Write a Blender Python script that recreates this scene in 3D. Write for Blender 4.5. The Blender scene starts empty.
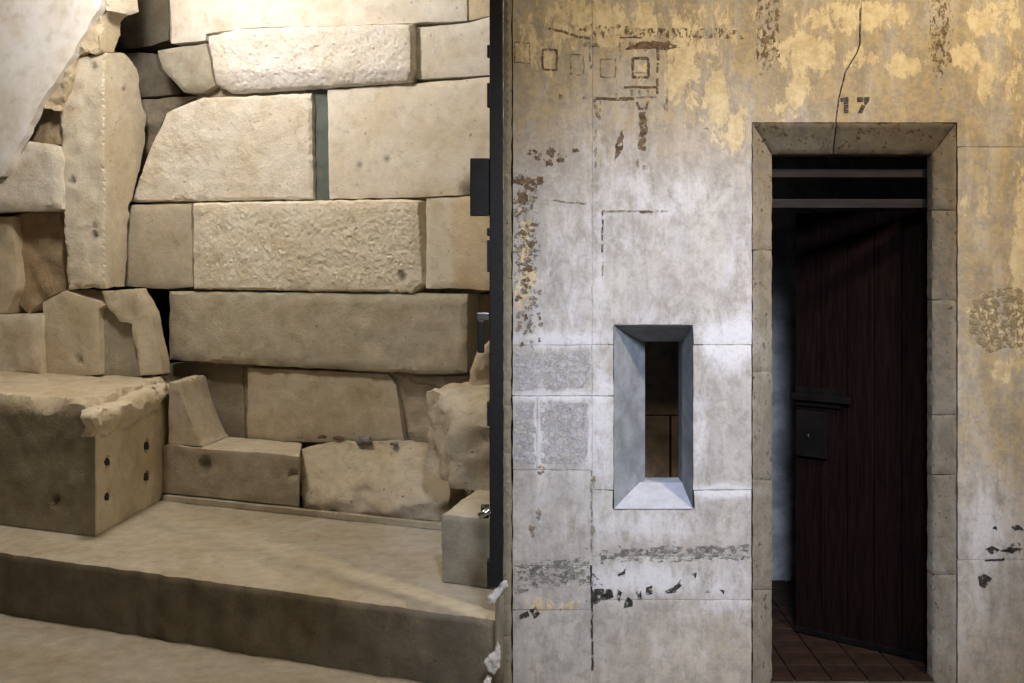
import bpy, bmesh, math, random
import numpy as np
from mathutils import Vector, noise
from mathutils.geometry import delaunay_2d_cdt

# ------------------------------------------------------------------ camera, world, lights, exposure
SC = bpy.context.scene
COL = SC.collection
F, CX, CY, H = 1100.0, 512.0, 250.0, 1.7       # focal length in px, principal point, eye height
cam = bpy.data.cameras.new('camera'); co = bpy.data.objects.new('camera', cam); COL.objects.link(co)
co.location = (0, 0, H); co.rotation_euler = (math.pi / 2, 0, 0)
cam.sensor_width = 36; cam.lens = 36 * F / 1024; cam.shift_y = -(341.5 - CY) / 1024
cam.clip_start = .05; SC.camera = co

wd = bpy.data.worlds.new('world'); SC.world = wd; wd.use_nodes = True
wd.node_tree.nodes['Background'].inputs[0].default_value = (1.0, .88, .72, 1)
wd.node_tree.nodes['Background'].inputs[1].default_value = .05

def light(name, kind, loc, aim, energy, color, **kw):
    l = bpy.data.lights.new(name, kind); l.energy = energy; l.color = color
    for k, v in kw.items(): setattr(l, k, v)
    o = bpy.data.objects.new(name, l); COL.objects.link(o); o.location = loc
    o.rotation_euler = (Vector(aim) - Vector(loc)).to_track_quat('-Z', 'Y').to_euler()
    return o
# ceiling lamp of the recess, above the frame
light('recess_lamp', 'POINT', (-1.95, 5.10, 3.55), (-1.72, 5.75, 1.0), 126, (1.0, .93, .84), shadow_soft_size=.16)
# warm lamp high on the right in front of the numbered wall, daylight from a window behind the camera
light('corridor_lamp', 'SPOT', (2.1, 2.2, 4.1), (1.35, 4.25, 2.1), 430, (1.0, .83, .60), spot_size=math.radians(78), spot_blend=1, shadow_soft_size=.15)
light('corridor_daylight', 'SPOT', (.55, .2, 3.9), (.80, 4.25, 1.05), 1120, (.78, .84, 1.0), spot_size=math.radians(34), spot_blend=1, shadow_soft_size=.4)
# daylight seeping into the cell
light('cell_daylight', 'AREA', (.42, 5.0, 1.15), (1.4, 5.6, .85), 0.10, (.62, .78, 1.0), size=.3)
vs = SC.view_settings
vs.view_transform = 'Standard'; vs.look = 'None'; vs.exposure = 0; vs.gamma = 1; vs.use_curve_mapping = False

# ------------------------------------------------------------------ materials
def nodes(name):
    m = bpy.data.materials.new(name); m.use_nodes = True
    nt = m.node_tree; return m, nt, nt.nodes['Principled BSDF']
def N(nt, t, **kw):
    n = nt.nodes.new(t)
    for k, v in kw.items():
        if k in n.bl_rna.properties: setattr(n, k, v)
        else: n.inputs[k.replace('_', ' ')].default_value = v
    return n
def sock(nt, inp, v):
    if isinstance(v, bpy.types.NodeSocket): nt.links.new(v, inp)
    else: inp.default_value = v
def math_(nt, op, a, b=0.0, clamp=False):
    n = nt.nodes.new('ShaderNodeMath'); n.operation = op; n.use_clamp = clamp
    sock(nt, n.inputs[0], a); sock(nt, n.inputs[1], b); return n.outputs[0]
def mix(nt, fac, a, b, mode='MIX'):
    n = nt.nodes.new('ShaderNodeMix'); n.data_type = 'RGBA'; n.blend_type = mode
    sock(nt, n.inputs[0], fac)
    for i, v in ((6, a), (7, b)):
        sock(nt, n.inputs[i], (*v, 1) if isinstance(v, tuple) and len(v) == 3 else v)
    return n.outputs[2]
def noise_(nt, scale, detail=5, rough=.6, vec=None, dist=0.0):
    n = nt.nodes.new('ShaderNodeTexNoise'); n.inputs['Scale'].default_value = scale
    n.inputs['Detail'].default_value = detail; n.inputs['Roughness'].default_value = rough
    n.inputs['Distortion'].default_value = dist
    nt.links.new(vec, n.inputs['Vector']); return n.outputs['Fac']
def coords(nt, scale=(1, 1, 1)):
    c = nt.nodes.new('ShaderNodeTexCoord'); m = nt.nodes.new('ShaderNodeMapping')
    m.inputs['Scale'].default_value = scale
    nt.links.new(c.outputs['Object'], m.inputs[0]); return m.outputs[0]
def step(nt, v, lo, hi):
    n = nt.nodes.new('ShaderNodeMapRange'); n.interpolation_type = 'SMOOTHSTEP'
    sock(nt, n.inputs[0], v); n.inputs[1].default_value = lo; n.inputs[2].default_value = hi; return n.outputs[0]
def bump(nt, bs, h, strength, dist):
    b = nt.nodes.new('ShaderNodeBump'); b.inputs['Strength'].default_value = strength; b.inputs['Distance'].default_value = dist
    nt.links.new(h, b.inputs['Height']); nt.links.new(b.outputs[0], bs.inputs['Normal'])

def stone_material(name, grain, depth, spots=.5):
    m, nt, bs = nodes(name)
    v = coords(nt)
    a = nt.nodes.new('ShaderNodeAttribute'); a.attribute_name = 'tone'
    big = noise_(nt, 3.2, 6, .62, v, .6); mid = noise_(nt, 14, 6, .65, v); fine = noise_(nt, grain, 4, .7, v)
    c = mix(nt, step(nt, big, .35, .72), a.outputs['Color'], (.86, .79, .66), 'MULTIPLY')
    c = mix(nt, math_(nt, 'MULTIPLY', step(nt, mid, .45, .75), .35), c, (1.0, .93, .80), 'SOFT_LIGHT')
    c = mix(nt, math_(nt, 'MULTIPLY', step(nt, mid, .5, .28), .45), c, (.70, .62, .50), 'MULTIPLY')
    pits = step(nt, noise_(nt, 42, 3, .6, v), .335, .27)
    c = mix(nt, math_(nt, 'MULTIPLY', pits, spots), c, (.10, .075, .045))
    hs = nt.nodes.new('ShaderNodeHueSaturation'); hs.inputs['Saturation'].default_value = .80; nt.links.new(c, hs.inputs['Color'])
    nt.links.new(hs.outputs[0], bs.inputs['Base Color']); bs.inputs['Roughness'].default_value = .93
    bs.inputs['Specular IOR Level'].default_value = .15
    hgt = math_(nt, 'ADD', math_(nt, 'MULTIPLY', fine, .6), math_(nt, 'SUBTRACT', mid, pits))
    bump(nt, bs, hgt, depth, .012)
    return m
M_STONE = stone_material('limestone', 70, .5)
M_PECK = stone_material('pecked_limestone', 62, .95, .1)
M_RUB = stone_material('rubble_stone', 38, .85, .7)
M_PLASTER = stone_material('lime_plaster', 30, .16, .1)

def wall_material(name='patinated_wall', tint=None):
    m, nt, bs = nodes(name)
    v = coords(nt); vv = coords(nt, (1.6, 1, .7)); vs_ = coords(nt, (2.2, 1, .5))
    a = nt.nodes.new('ShaderNodeAttribute'); a.attribute_name = 'masks'
    s = nt.nodes.new('ShaderNodeSeparateColor'); nt.links.new(a.outputs['Color'], s.inputs[0])
    och, lime, dark, warm = s.outputs[0], s.outputs[1], s.outputs[2], a.outputs['Alpha']
    n1 = noise_(nt, 10, 11, .76, vv, .4); n2 = noise_(nt, 22, 7, .7, v, .3); n3 = noise_(nt, 60, 5, .7, v); nb = noise_(nt, 2.6, 4, .5, v)
    n4 = noise_(nt, 5, 8, .62, vs_, .8)
    base = mix(nt, warm, (.42, .405, .395), (.385, .30, .18))
    base = mix(nt, math_(nt, 'MULTIPLY', step(nt, n4, .38, .66), .6), base, (.58, .55, .51))
    base = mix(nt, math_(nt, 'MULTIPLY', step(nt, n1, .52, .32), .5), base, (.25, .225, .185))
    base = mix(nt, math_(nt, 'MULTIPLY', warm, math_(nt, 'MULTIPLY', step(nt, n2, .46, .64), .6)), base, (.50, .39, .22))
    base = mix(nt, math_(nt, 'MULTIPLY', step(nt, n2, .56, .36), .5), base, (.26, .24, .215))
    base = mix(nt, math_(nt, 'MULTIPLY', step(nt, n3, .48, .68), .22), base, (.66, .63, .59))
    lf = step(nt, math_(nt, 'ADD', lime, math_(nt, 'MULTIPLY', math_(nt, 'SUBTRACT', n1, .5), 1.5)),   .20, .80)
    lf = math_(nt, 'MULTIPLY', lf, step(nt, n3, .22, .5))
    c = mix(nt, math_(nt, 'MULTIPLY', lf, .9), base, (.68, .68, .72))
    of = step(nt, math_(nt, 'ADD', och, math_(nt, 'MULTIPLY', math_(nt, 'SUBTRACT', n1, .5), 2.1)), .50, .58)
    oc = mix(nt, step(nt, n2, .35, .65), (.56, .44, .25), (.74, .63, .41))
    c = mix(nt, math_(nt, 'MULTIPLY', of, .85), c, oc)
    sp = step(nt, math_(nt, 'ADD', math_(nt, 'MULTIPLY', warm, .06), n3), .70, .76)
    c = mix(nt, math_(nt, 'MULTIPLY', sp, .5), c, (.14, .10, .055))
    df = step(nt, math_(nt, 'ADD', dark, math_(nt, 'ADD', math_(nt, 'MULTIPLY', math_(nt, 'SUBTRACT', n2, .5), 1.8), math_(nt, 'MULTIPLY', math_(nt, 'SUBTRACT', n3, .5), 2.0))), .55, .80)
    df = math_(nt, 'MULTIPLY', df, step(nt, dark, .04, .22))
    c = mix(nt, math_(nt, 'MULTIPLY', df, .86), c, mix(nt, warm, (.085, .083, .073), (.15, .105, .06)))
    if tint: c = mix(nt, 1.0, c, tint, 'MULTIPLY')
    nt.links.new(c, bs.inputs['Base Color']); bs.inputs['Roughness'].default_value = .9
    bs.inputs['Specular IOR Level'].default_value = .15
    h = math_(nt, 'ADD', math_(nt, 'ADD', math_(nt, 'MULTIPLY', of, .55), math_(nt, 'MULTIPLY', n2, .8)), math_(nt, 'SUBTRACT', math_(nt, 'MULTIPLY', n3, .45), math_(nt, 'MULTIPLY', df, .7)))
    bump(nt, bs, h, .35, .008)
    return m
M_WALL = wall_material()

def plain(name, color, rough=.8, metal=0.0, var=.3, scale=12, bumpd=.2, stretch=(1, 1, 1), erode=None):
    m, nt, bs = nodes(name); v = coords(nt, stretch)
    n = noise_(nt, scale, 6, .65, v)
    dark = tuple(x * (1 - var) for x in color); lite = tuple(min(1, x * (1 + var)) for x in color)
    nt.links.new(mix(nt, step(nt, n, .3, .7), dark, lite), bs.inputs['Base Color'])
    bs.inputs['Roughness'].default_value = rough; bs.inputs['Metallic'].default_value = metal
    if rough > .6: bs.inputs['Specular IOR Level'].default_value = .2
    if bumpd: bump(nt, bs, n, bumpd, .006)
    if erode:     # worn paint: flakes missing
        e = noise_(nt, erode[0], 6, .72, v)
        nt.links.new(step(nt, e, erode[1], erode[1] + .10), bs.inputs['Alpha'])
    return m
M_MORTAR = plain('old_mortar', (.30, .26, .20), .95, bumpd=.5, scale=30)
M_WMORT = plain('pale_lime_mortar', (.46, .44, .40), .95, bumpd=.5, scale=30)
M_SHADECORE = plain('shade_dark_core', (.045, .038, .03), .95, bumpd=.6)  # near-black colour paints the shade of deep holes and gaps
M_SLOT = plain('slot_lining', (.13, .155, .14), .8, var=.15)
M_IRON = plain('black_iron', (.012, .013, .014), .5, .3, bumpd=.1, scale=40)
M_CHROME = plain('worn_steel', (.62, .62, .62), .25, 1.0, var=.1, bumpd=0)
M_POST = plain('weathered_post', (.20, .18, .13), .85, scale=9, stretch=(3, 3, .5))
M_WHITE = plain('white_plaster_lump', (.62, .62, .62), .8, scale=30)
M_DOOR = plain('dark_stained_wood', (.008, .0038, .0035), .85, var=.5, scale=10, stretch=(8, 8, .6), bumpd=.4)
M_LOCK = plain('blackened_lock', (.007, .006, .006), .8, bumpd=.1)
M_LOCK.node_tree.nodes['Principled BSDF'].inputs['Specular IOR Level'].default_value = .05
M_DOOR.node_tree.nodes['Principled BSDF'].inputs['Specular IOR Level'].default_value = .06
M_RAIL = plain('grey_brown_rail', (.022, .018, .018), .8, scale=10, stretch=(.6, 5, 5))
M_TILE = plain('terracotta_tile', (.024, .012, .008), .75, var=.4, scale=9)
M_GROUT = plain('pale_grout', (.09, .075, .06), .9)
M_CELL = plain('grey_blue_cell_plaster', (.34, .36, .38), .9, var=.35, scale=7, bumpd=.4)
M_CELLB = plain('brown_cell_stone', (.19, .145, .105), .9, var=.35, scale=9, bumpd=.4)
M_SURR = None
M_PAINT = plain('brown_line_paint', (.15, .10, .062), .9, var=.5, scale=45, bumpd=0, erode=(55, .40))
M_PAINT2 = plain('faded_line_paint', (.27, .22, .16), .9, var=.4, scale=45, bumpd=0, erode=(55, .44))
M_PAINT3 = plain('brown_scuffing', (.17, .115, .06), .9, var=.4, scale=45, bumpd=0, erode=(40, .50), stretch=(1.6, 1, .8))
M_SOOT2 = plain('grey_damp_bloom', (.20, .195, .18), .9, var=.4, scale=45, bumpd=0, erode=(46, .49), stretch=(.8, 1, 1.5))
M_BLOOM = plain('lavender_grey_bloom', (.40, .395, .415), .9, var=.25, scale=45, bumpd=0, erode=(40, .44))
M_BROWNB = plain('brown_grey_bloom', (.29, .235, .145), .9, var=.25, scale=45, bumpd=0, erode=(40, .46))
M_SOOT = plain('black_stain', (.045, .042, .035), .9, var=.6, scale=45, bumpd=0, erode=(48, .40))
M_NUM = plain('stencil_paint', (.075, .068, .055), .9, var=.6, scale=60, bumpd=0, erode=(70, .34))
M_BLUE = plain('blue_grey_limewash_shade', (.27, .295, .33), .9, var=.25, scale=11, bumpd=.3)  # soffit and jambs: shade put into the limewash colour
M_BLUEL = plain('pale_limewash_lit', (.46, .47, .53), .9, var=.12, scale=14, bumpd=.3)  # sill: same limewash, painted lighter as the lit face
M_FRAG = plain('grey_stone_chip', (.22, .20, .19), .9, scale=30)

# ------------------------------------------------------------------ helpers
class Frame:
    def __init__(s, O, deg):
        t = math.radians(deg); s.O = Vector(O)
        s.U = Vector((math.cos(t), -math.sin(t), 0)); s.N = Vector((-math.sin(t), -math.cos(t), 0))
    def pt(s, u, w, z): return s.O + s.U * u + s.N * w + Vector((0, 0, z))
    def px(s, x, y, w):
        d = Vector(((x - CX) / F, 1, -(y - CY) / F)); c = Vector((0, 0, H))
        t = (w - (c - s.O).dot(s.N)) / d.dot(s.N); return c + d * t
    def uw(s, p):
        q = Vector((p[0], p[1], 0)) - s.O; return q.dot(s.U), q.dot(s.N)
L = Frame((-1.96, 6.21, 0), 22)
R = Frame((0, 4.25, 0), 0)
def ground(x, y, z):
    Y = F * (H - z) / (y - CY); return Vector(((x - CX) / F * Y, Y, z))

def link(name, verts, faces, mat, parent=None, smooth=True, attr=None):
    me = bpy.data.meshes.new(name); me.from_pydata([tuple(v) for v in verts], [], faces); me.update()
    if attr:
        at = me.color_attributes.new(attr[0], 'FLOAT_COLOR', 'POINT')
        at.data.foreach_set('color', np.asarray(attr[1], dtype=np.float32).ravel())
    me.materials.append(mat)
    if smooth:
        me.polygons.foreach_set('use_smooth', [True] * len(me.polygons)); me.set_sharp_from_angle(angle=math.radians(34))
    o = bpy.data.objects.new(name, me); COL.objects.link(o)
    if parent: adopt(o, parent)
    return o
def adopt(o, parent):
    o.parent = parent
    o.matrix_parent_inverse = parent_world(parent).inverted()
def parent_world(p):
    return p.matrix_basis.copy() if p.parent is None else parent_world(p.parent) @ p.matrix_parent_inverse @ p.matrix_basis
def empty(name, loc=(0, 0, 0)):
    o = bpy.data.objects.new(name, None); COL.objects.link(o); o.location = loc; o.empty_display_size = .1; return o
def tag(o, label=None, cat=None, group=None, kind=None):
    if label: o['label'] = label
    if cat: o['category'] = cat
    if group: o['group'] = group
    if kind: o['kind'] = kind
    return o

def inside(P, poly):
    x, y = P[:, 0], P[:, 1]; r = np.zeros(len(P), bool); n = len(poly)
    for i in range(n):
        (x1, y1), (x2, y2) = poly[i], poly[(i + 1) % n]
        if y1 == y2: continue
        r ^= ((y1 > y) != (y2 > y)) & (x < (x2 - x1) * (y - y1) / (y2 - y1) + x1)
    return r
def dist(P, poly):
    d = np.full(len(P), 1e9); n = len(poly)
    for i in range(n):
        a = np.array(poly[i]); b = np.array(poly[(i + 1) % n]); ab = b - a
        t = np.clip(((P - a) @ ab) / max(ab @ ab, 1e-12), 0, 1)
        d = np.minimum(d, np.hypot(*(P - a - t[:, None] * ab).T))
    return d
def triangulate(poly, res, jag=0.0, seed=0):
    """poly -> jagged outline + filled triangles; returns points, faces, distance to outline"""
    rnd = random.Random(seed); B = []; n = len(poly)
    for i in range(n):
        a, b = Vector(poly[i]), Vector(poly[(i + 1) % n]); k = max(1, int(round((b - a).length / res)))
        for j in range(k):
            p = a.lerp(b, j / k)
            if jag:
                q = Vector((p.x / (res * 3), p.y / (res * 3), seed * 1.7))
                p = p + Vector((noise.noise(q), noise.noise(q + Vector((9, 5, 3))))) * jag
            B.append((p.x, p.y))
    Ba = np.array(B); lo, hi = Ba.min(0), Ba.max(0)
    gx, gy = np.meshgrid(np.arange(lo[0], hi[0], res), np.arange(lo[1], hi[1], res))
    gx = gx + (np.arange(gx.shape[0]) % 2)[:, None] * res * .5
    P = np.stack([gx.ravel(), gy.ravel()], 1)
    P = P + np.array([[rnd.uniform(-.15, .15) * res, rnd.uniform(-.15, .15) * res] for _ in range(len(P))]).reshape(-1, 2)
    if len(P): P = P[inside(P, B)]
    if len(P): P = P[dist(P, B) > res * .5]
    co2 = [Vector(b) for b in B] + [Vector(p) for p in P]
    nb = len(B)
    r = delaunay_2d_cdt(co2, [], [list(range(nb))], 1, 1e-7)
    V = np.array([(v.x, v.y) for v in r[0]])
    return V, [list(f) for f in r[2]], dist(V, B)
def edges_out(faces):
    E = {}
    for f in faces:
        for i in range(len(f)):
            e = (f[i], f[(i + 1) % len(f)]); k = (min(e), max(e))
            E[k] = None if k in E else e
    return [e for e in E.values() if e]

def slab(name, fr, poly, w, depth, mat, parent=None, res=5.0, rnd=.006, amp=.004, wl=.12, peck=0.0, peckmask=None,
         tone=(.6, .53, .40), jag=1.0, seed=1, holes=(), masks=None, tonefun=None, margin=0.0):
    """a stone traced in photograph pixels: a rounded, uneven face at distance w in front of its wall plane, sides going back"""
    wf = w if callable(w) else (lambda x, y: w)
    V, T, d = triangulate([(x, -y) for x, y in poly], res, jag, seed)
    scale = fr.px(poly[0][0], poly[0][1], wf(*poly[0])).y / F
    verts, cols = [], []
    for (x, ny), dd in zip(V, d):
        y = -ny; w0 = wf(x, y); p = fr.px(x, y, w0); dm = dd * scale
        q = p / wl + Vector((seed * 3.1, 0, seed * 1.3))
        e = min(1, dm / max(rnd, 1e-4)); off = -rnd * (1 - math.sqrt(max(0, 1 - (1 - e) ** 2)))
        off += amp * (noise.fractal(q, 1.0, 2.0, 4))
        if peck:
            pm = min(1, max(0, (dm - margin) / .02))
            if peckmask: pm *= peckmask(x, y)
            a = noise.noise(Vector((p.x * 60 + p.z * 34, p.y * 50, p.z * 62))); b = noise.noise(p * 120)
            off += pm * peck * (.9 * a + .7 * b + .4)
        dk = 0.0
        for hx, hy, hr, hd in holes:
            g = math.hypot(x - hx, (y - hy) * .8) / hr
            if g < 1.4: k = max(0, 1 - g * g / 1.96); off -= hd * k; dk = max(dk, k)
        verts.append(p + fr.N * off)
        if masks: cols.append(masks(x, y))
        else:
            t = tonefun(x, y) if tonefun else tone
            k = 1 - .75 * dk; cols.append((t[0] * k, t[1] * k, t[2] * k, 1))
    faces = list(T); E = edges_out(T); back = {}
    for i, j in E:
        for k in (i, j):
            if k not in back:
                back[k] = len(verts); w0 = wf(V[k][0], -V[k][1])
                verts.append(verts[k] - fr.N * (depth if not callable(depth) else depth(V[k][0], -V[k][1]))); cols.append(cols[k])
        faces.append([j, i, back[i], back[j]])
    return link(name, verts, faces, mat, parent, attr=('masks' if masks else 'tone', cols))

def mound(name, foot, z0, ztop, mat, parent=None, res=.03, rnd=.02, amp=.006, wl=.15, tone=(.55, .48, .36), jag=.0, seed=1, side=.0, tonefun=None, holes=()):
    """a stone from its footprint (world x, y), an uneven top ztop(x, y, d) and sides down to z0"""
    V, T, d = triangulate(foot, res, jag, seed)
    verts, cols = [], []
    zf = ztop if callable(ztop) else (lambda x, y, dd: ztop)
    def nz(p, s): return noise.fractal(Vector(p) / wl + Vector((seed * 2.3, seed * .7, s)), 1.0, 2.0, 4)
    col = tonefun or (lambda p: tone)
    for (x, y), dd in zip(V, d):
        e = min(1, dd / rnd) if rnd else 1
        z = zf(x, y, dd) - rnd * (1 - math.sqrt(max(0, 1 - (1 - e) ** 2))) * .8 + amp * nz((x, y, z0), 0)
        verts.append(Vector((x, y, z)))
    faces = [list(t) for t in T]; E = edges_out(T); ring = {}
    nx = {i: j for i, j in E}; pv = {j: i for i, j in E}
    for k in nx:
        a = V[nx[k]] - V[pv[k]]; nrm = Vector((a[1], -a[0], 0)).normalized()
        zt = verts[k].z; m = max(2, int((zt - z0) / res)); ids = [k]
        for s in range(1, m + 1):
            z = zt + (z0 - zt) * s / m; p = Vector((V[k][0], V[k][1], z))
            off = (rnd * .3 + side * nz(p, 4) + side * .4 * nz(p * 2.3, 9)) * (min(1, s / 2.0) if s < m else .6)
            for hx, hy, hz, hr, hd in holes:
                g = (p - Vector((hx, hy, hz))).length / hr
                if g < 1: off -= hd * (1 - g * g)
            ids.append(len(verts)); verts.append(p + nrm * off)
        ring[k] = ids
    for i, j in E:
        a, b = ring[i], ring[j]; n = max(len(a), len(b)) - 1
        ia = ib = 0
        while ia < len(a) - 1 or ib < len(b) - 1:
            if ib >= len(b) - 1 or (ia < len(a) - 1 and (ia + 1) / (len(a) - 1) <= (ib + 1) / (len(b) - 1)):
                faces.append([b[ib], a[ia], a[ia + 1]]); ia += 1
            else:
                faces.append([b[ib], a[ia], b[ib + 1]]); ib += 1
    for p in verts:
        t = col(p); k = 1.0
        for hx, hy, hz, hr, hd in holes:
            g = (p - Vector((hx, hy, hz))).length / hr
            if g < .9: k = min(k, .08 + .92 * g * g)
        cols.append((t[0] * k, t[1] * k, t[2] * k, 1))
    return link(name, verts, faces, mat, parent, attr=('tone', cols))

def box(bm, lo, hi, bev=0.0):
    r = bmesh.ops.create_cube(bm, size=1.0); vs_ = r['verts']
    for v in vs_: v.co = Vector([lo[i] + (v.co[i] + .5) * (hi[i] - lo[i]) for i in range(3)])
    if bev:
        es = list({e for v in vs_ for e in v.link_edges})
        bmesh.ops.bevel(bm, geom=es, offset=bev, segments=2, affect='EDGES', profile=.5)
def cyl(bm, a, b, r, seg=14, r2=None):
    a, b = Vector(a), Vector(b); d = b - a
    q = d.to_track_quat('Z', 'Y').to_matrix().to_4x4(); q.translation = (a + b) / 2
    bmesh.ops.create_cone(bm, cap_ends=True, segments=seg, radius1=r, radius2=r if r2 is None else r2, depth=d.length, matrix=q)
def bobj(name, bm, mat, parent=None, smooth=False):
    me = bpy.data.meshes.new(name); bm.to_mesh(me); bm.free(); me.materials.append(mat)
    if smooth: me.polygons.foreach_set('use_smooth', [True] * len(me.polygons))
    o = bpy.data.objects.new(name, me); COL.objects.link(o)
    if parent: adopt(o, parent)
    return o
def boxes(name, lst, mat, parent=None, bev=0.0):
    bm = bmesh.new()
    for lo, hi in lst: box(bm, lo, hi, bev)
    return bobj(name, bm, mat, parent)

# tones (linear albedo)
CREAM, PALE, WARM, DULL, DARK, BROWN, WHITE, GREY = (.64, .58, .47), (.72, .68, .62), (.62, .51, .34), (.46, .40, .285), (.22, .19, .14), (.36, .26, .145), (.80, .77, .75), (.38, .345, .27)

# ------------------------------------------------------------------ floor and shells
fl = boxes('floor', [((-4.2, -2.5, -.12), (3.2, 7.6, 0))], M_STONE); tag(fl, 'dusty pale stone floor', None, kind='structure')
at = fl.data.color_attributes.new('tone', 'FLOAT_COLOR', 'POINT'); at.data.foreach_set('color', [.42, .38, .30, 1] * len(fl.data.vertices))

W0 = -.40      # the upper back wall of the recess
def lbox(name, u0, u1, w0, w1, z0, z1, mat):
    c = [L.pt(u, w, z) for z in (z0, z1) for u, w in ((u0, w0), (u1, w0), (u1, w1), (u0, w1))]
    fs = [[0, 1, 2, 3], [7, 6, 5, 4], [0, 4, 5, 1], [1, 5, 6, 2], [2, 6, 7, 3], [3, 7, 4, 0]]
    return link(name, c, fs, mat, smooth=False)
wb = lbox('wall_back', -2.4, 2.02, W0 - .75, W0 - .50, 0, 3.95, M_SHADECORE); tag(wb, 'coursed limestone back wall of the recess', kind='structure')
wl_ = lbox('wall_left', -2.4, L.uw(L.px(98, 200, -.34))[0], -.50, -.34, 0, 3.95, M_SHADECORE); tag(wl_, 'broken stone and plaster wall left of the recess', kind='structure')
cl = boxes('ceiling', [((-4.2, 4.3, 3.95), (3.2, 7.6, 4.05))], M_PLASTER); tag(cl, 'plastered ceiling above the recess', kind='structure')
at = cl.data.color_attributes.new('tone', 'FLOAT_COLOR', 'POINT'); at.data.foreach_set('color', [.6, .55, .46, 1] * len(cl.data.vertices))
wp = boxes('wall_middle', [((.012, 4.44, 0), (.13, 7.5, 3.95))], M_MORTAR); tag(wp, 'partition between the recess and the cell', kind='structure')

# ------------------------------------------------------------------ back wall stones of the recess
sd = [10]
def S(poly, w, depth=.30, mat=None, parent=None, name='stone_block', **kw):
    sd[0] += 1
    return slab(name, L, poly, w, depth, mat or M_STONE, parent or wb, seed=sd[0], **kw)
S([(100, -40), (168, -40), (168, 40), (150, 46), (104, 51)], W0 - .22, .2, tone=(.17, .15, .115), amp=.012)  # set-back stone, its shade put into the dark tone
S([(169, -40), (468, -40), (466, 20), (411, 23), (240, 28), (205, 34), (205, 40), (171, 43)], W0 + .03, tone=PALE)
S([(470, -40), (503, -40), (503, 13), (468, 20)], W0 + .02, tone=WARM)
S([(206, 36), (240, 28), (411, 23), (412, 66), (408, 82), (330, 87), (230, 93), (214, 84)], lambda x, y: W0 + .08 - .03 * max(0, (y - 70) / 15), .4, M_PECK,
  tone=WHITE, res=2.0, peck=.007, margin=.02, amp=.006, rnd=.02)
S([(156, 50), (204, 43), (213, 85), (200, 92), (182, 92), (160, 68)], W0 + .04, tone=GREY, rnd=.02)
S([(122, 53), (154, 53), (159, 69), (180, 93), (136, 98), (128, 70)], W0 - .20, .2, tone=(.17, .15, .115), amp=.01)  # recess shade painted into this stone's tone as well
S([(413, 28), (466, 23), (503, 14), (503, 74), (416, 79), (413, 66)], W0 + .02, tone=PALE)
S([(134, 100), (197, 96), (167, 111), (150, 150), (133, 192), (120, 200), (122, 130)], W0 - .14, .2, M_RUB, tone=(.26, .225, .17), amp=.03)
S([(166, 112), (200, 98), (311, 93), (312, 199), (128, 202), (134, 190), (148, 152)], W0 + .02, .3, M_PECK, tone=(.80, .73, .62), res=2.4, peck=.006, amp=.008,
  peckmask=lambda x, y: max(.12, min(1, (232 - x) / 30)), rnd=.012)
S([(327, 90), (415, 83), (503, 76), (503, 192), (420, 197), (329, 199)], W0 + .02, tone=(.78, .71, .60), holes=[(470, 192, 9, .02), (358, 165, 2.2, .01), (386, 160, 2, .01)])
S([(169, -40), (503, -40), (503, 291), (467, 293), (467, 376), (404, 446), (162, 450), (162, 365), (190, 362), (190, 291), (140, 287), (140, 205), (196, 200), (196, 97), (214, 90), (204, 42), (170, 42)], W0 - .035, .12, M_MORTAR, name='mortar_bed', jag=0, rnd=.001)
S([(305, 86), (334, 86), (334, 203), (305, 203)], W0 - .022, .10, M_SLOT, name='slot_lining', tone=GREY, jag=0)
S([(122, 205), (190, 203), (192, 286), (165, 289), (119, 286)], W0 + .05, .4, tone=(.56, .48, .35), rnd=.008)
S([(191, 203), (400, 199), (419, 201), (424, 284), (412, 293), (300, 291), (192, 289)], W0 + .065, .4, M_PECK, tone=(.84, .76, .60), res=2.0, peck=.007, margin=.03, amp=.006,
  rnd=.02, holes=[(402, 276, 4, .015)])
S([(426, 199), (503, 194), (503, 290), (426, 288)], W0 + .06, .4, tone=(.62, .50, .32), tonefun=lambda x, y: (.76, .69, .55) if x < 452 else (.72, .57, .36))
S([(168, 291.5), (466, 294), (466, 373), (440, 375), (300, 368), (168, 360)], W0 + .06, .4, tone=(.50, .45, .33), amp=.007, rnd=.016)
S([(469, 294), (503, 294), (503, 385), (469, 385)], W0 - .12, .15, tone=DULL)
S([(160, 365), (242, 367), (245, 440), (160, 452)], W0 - .02, .3, tone=(.30, .25, .175), amp=.008)
S([(247, 368), (388, 374), (396, 385), (404, 446), (247, 440)], W0 + .02, .3, tone=(.56, .47, .32), amp=.006)
S([(390, 376), (468, 379), (472, 540), (436, 540), (406, 446), (398, 385)], W0 - .02, .25, M_RUB, tone=(.46, .38, .25), res=4, amp=.03, wl=.2)
S([(388, 372), (440, 376), (468, 376), (468, 384), (438, 386), (400, 380)], W0 + .01, .2, M_RUB, tone=(.34, .27, .19), res=3, amp=.02, wl=.08)

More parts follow.
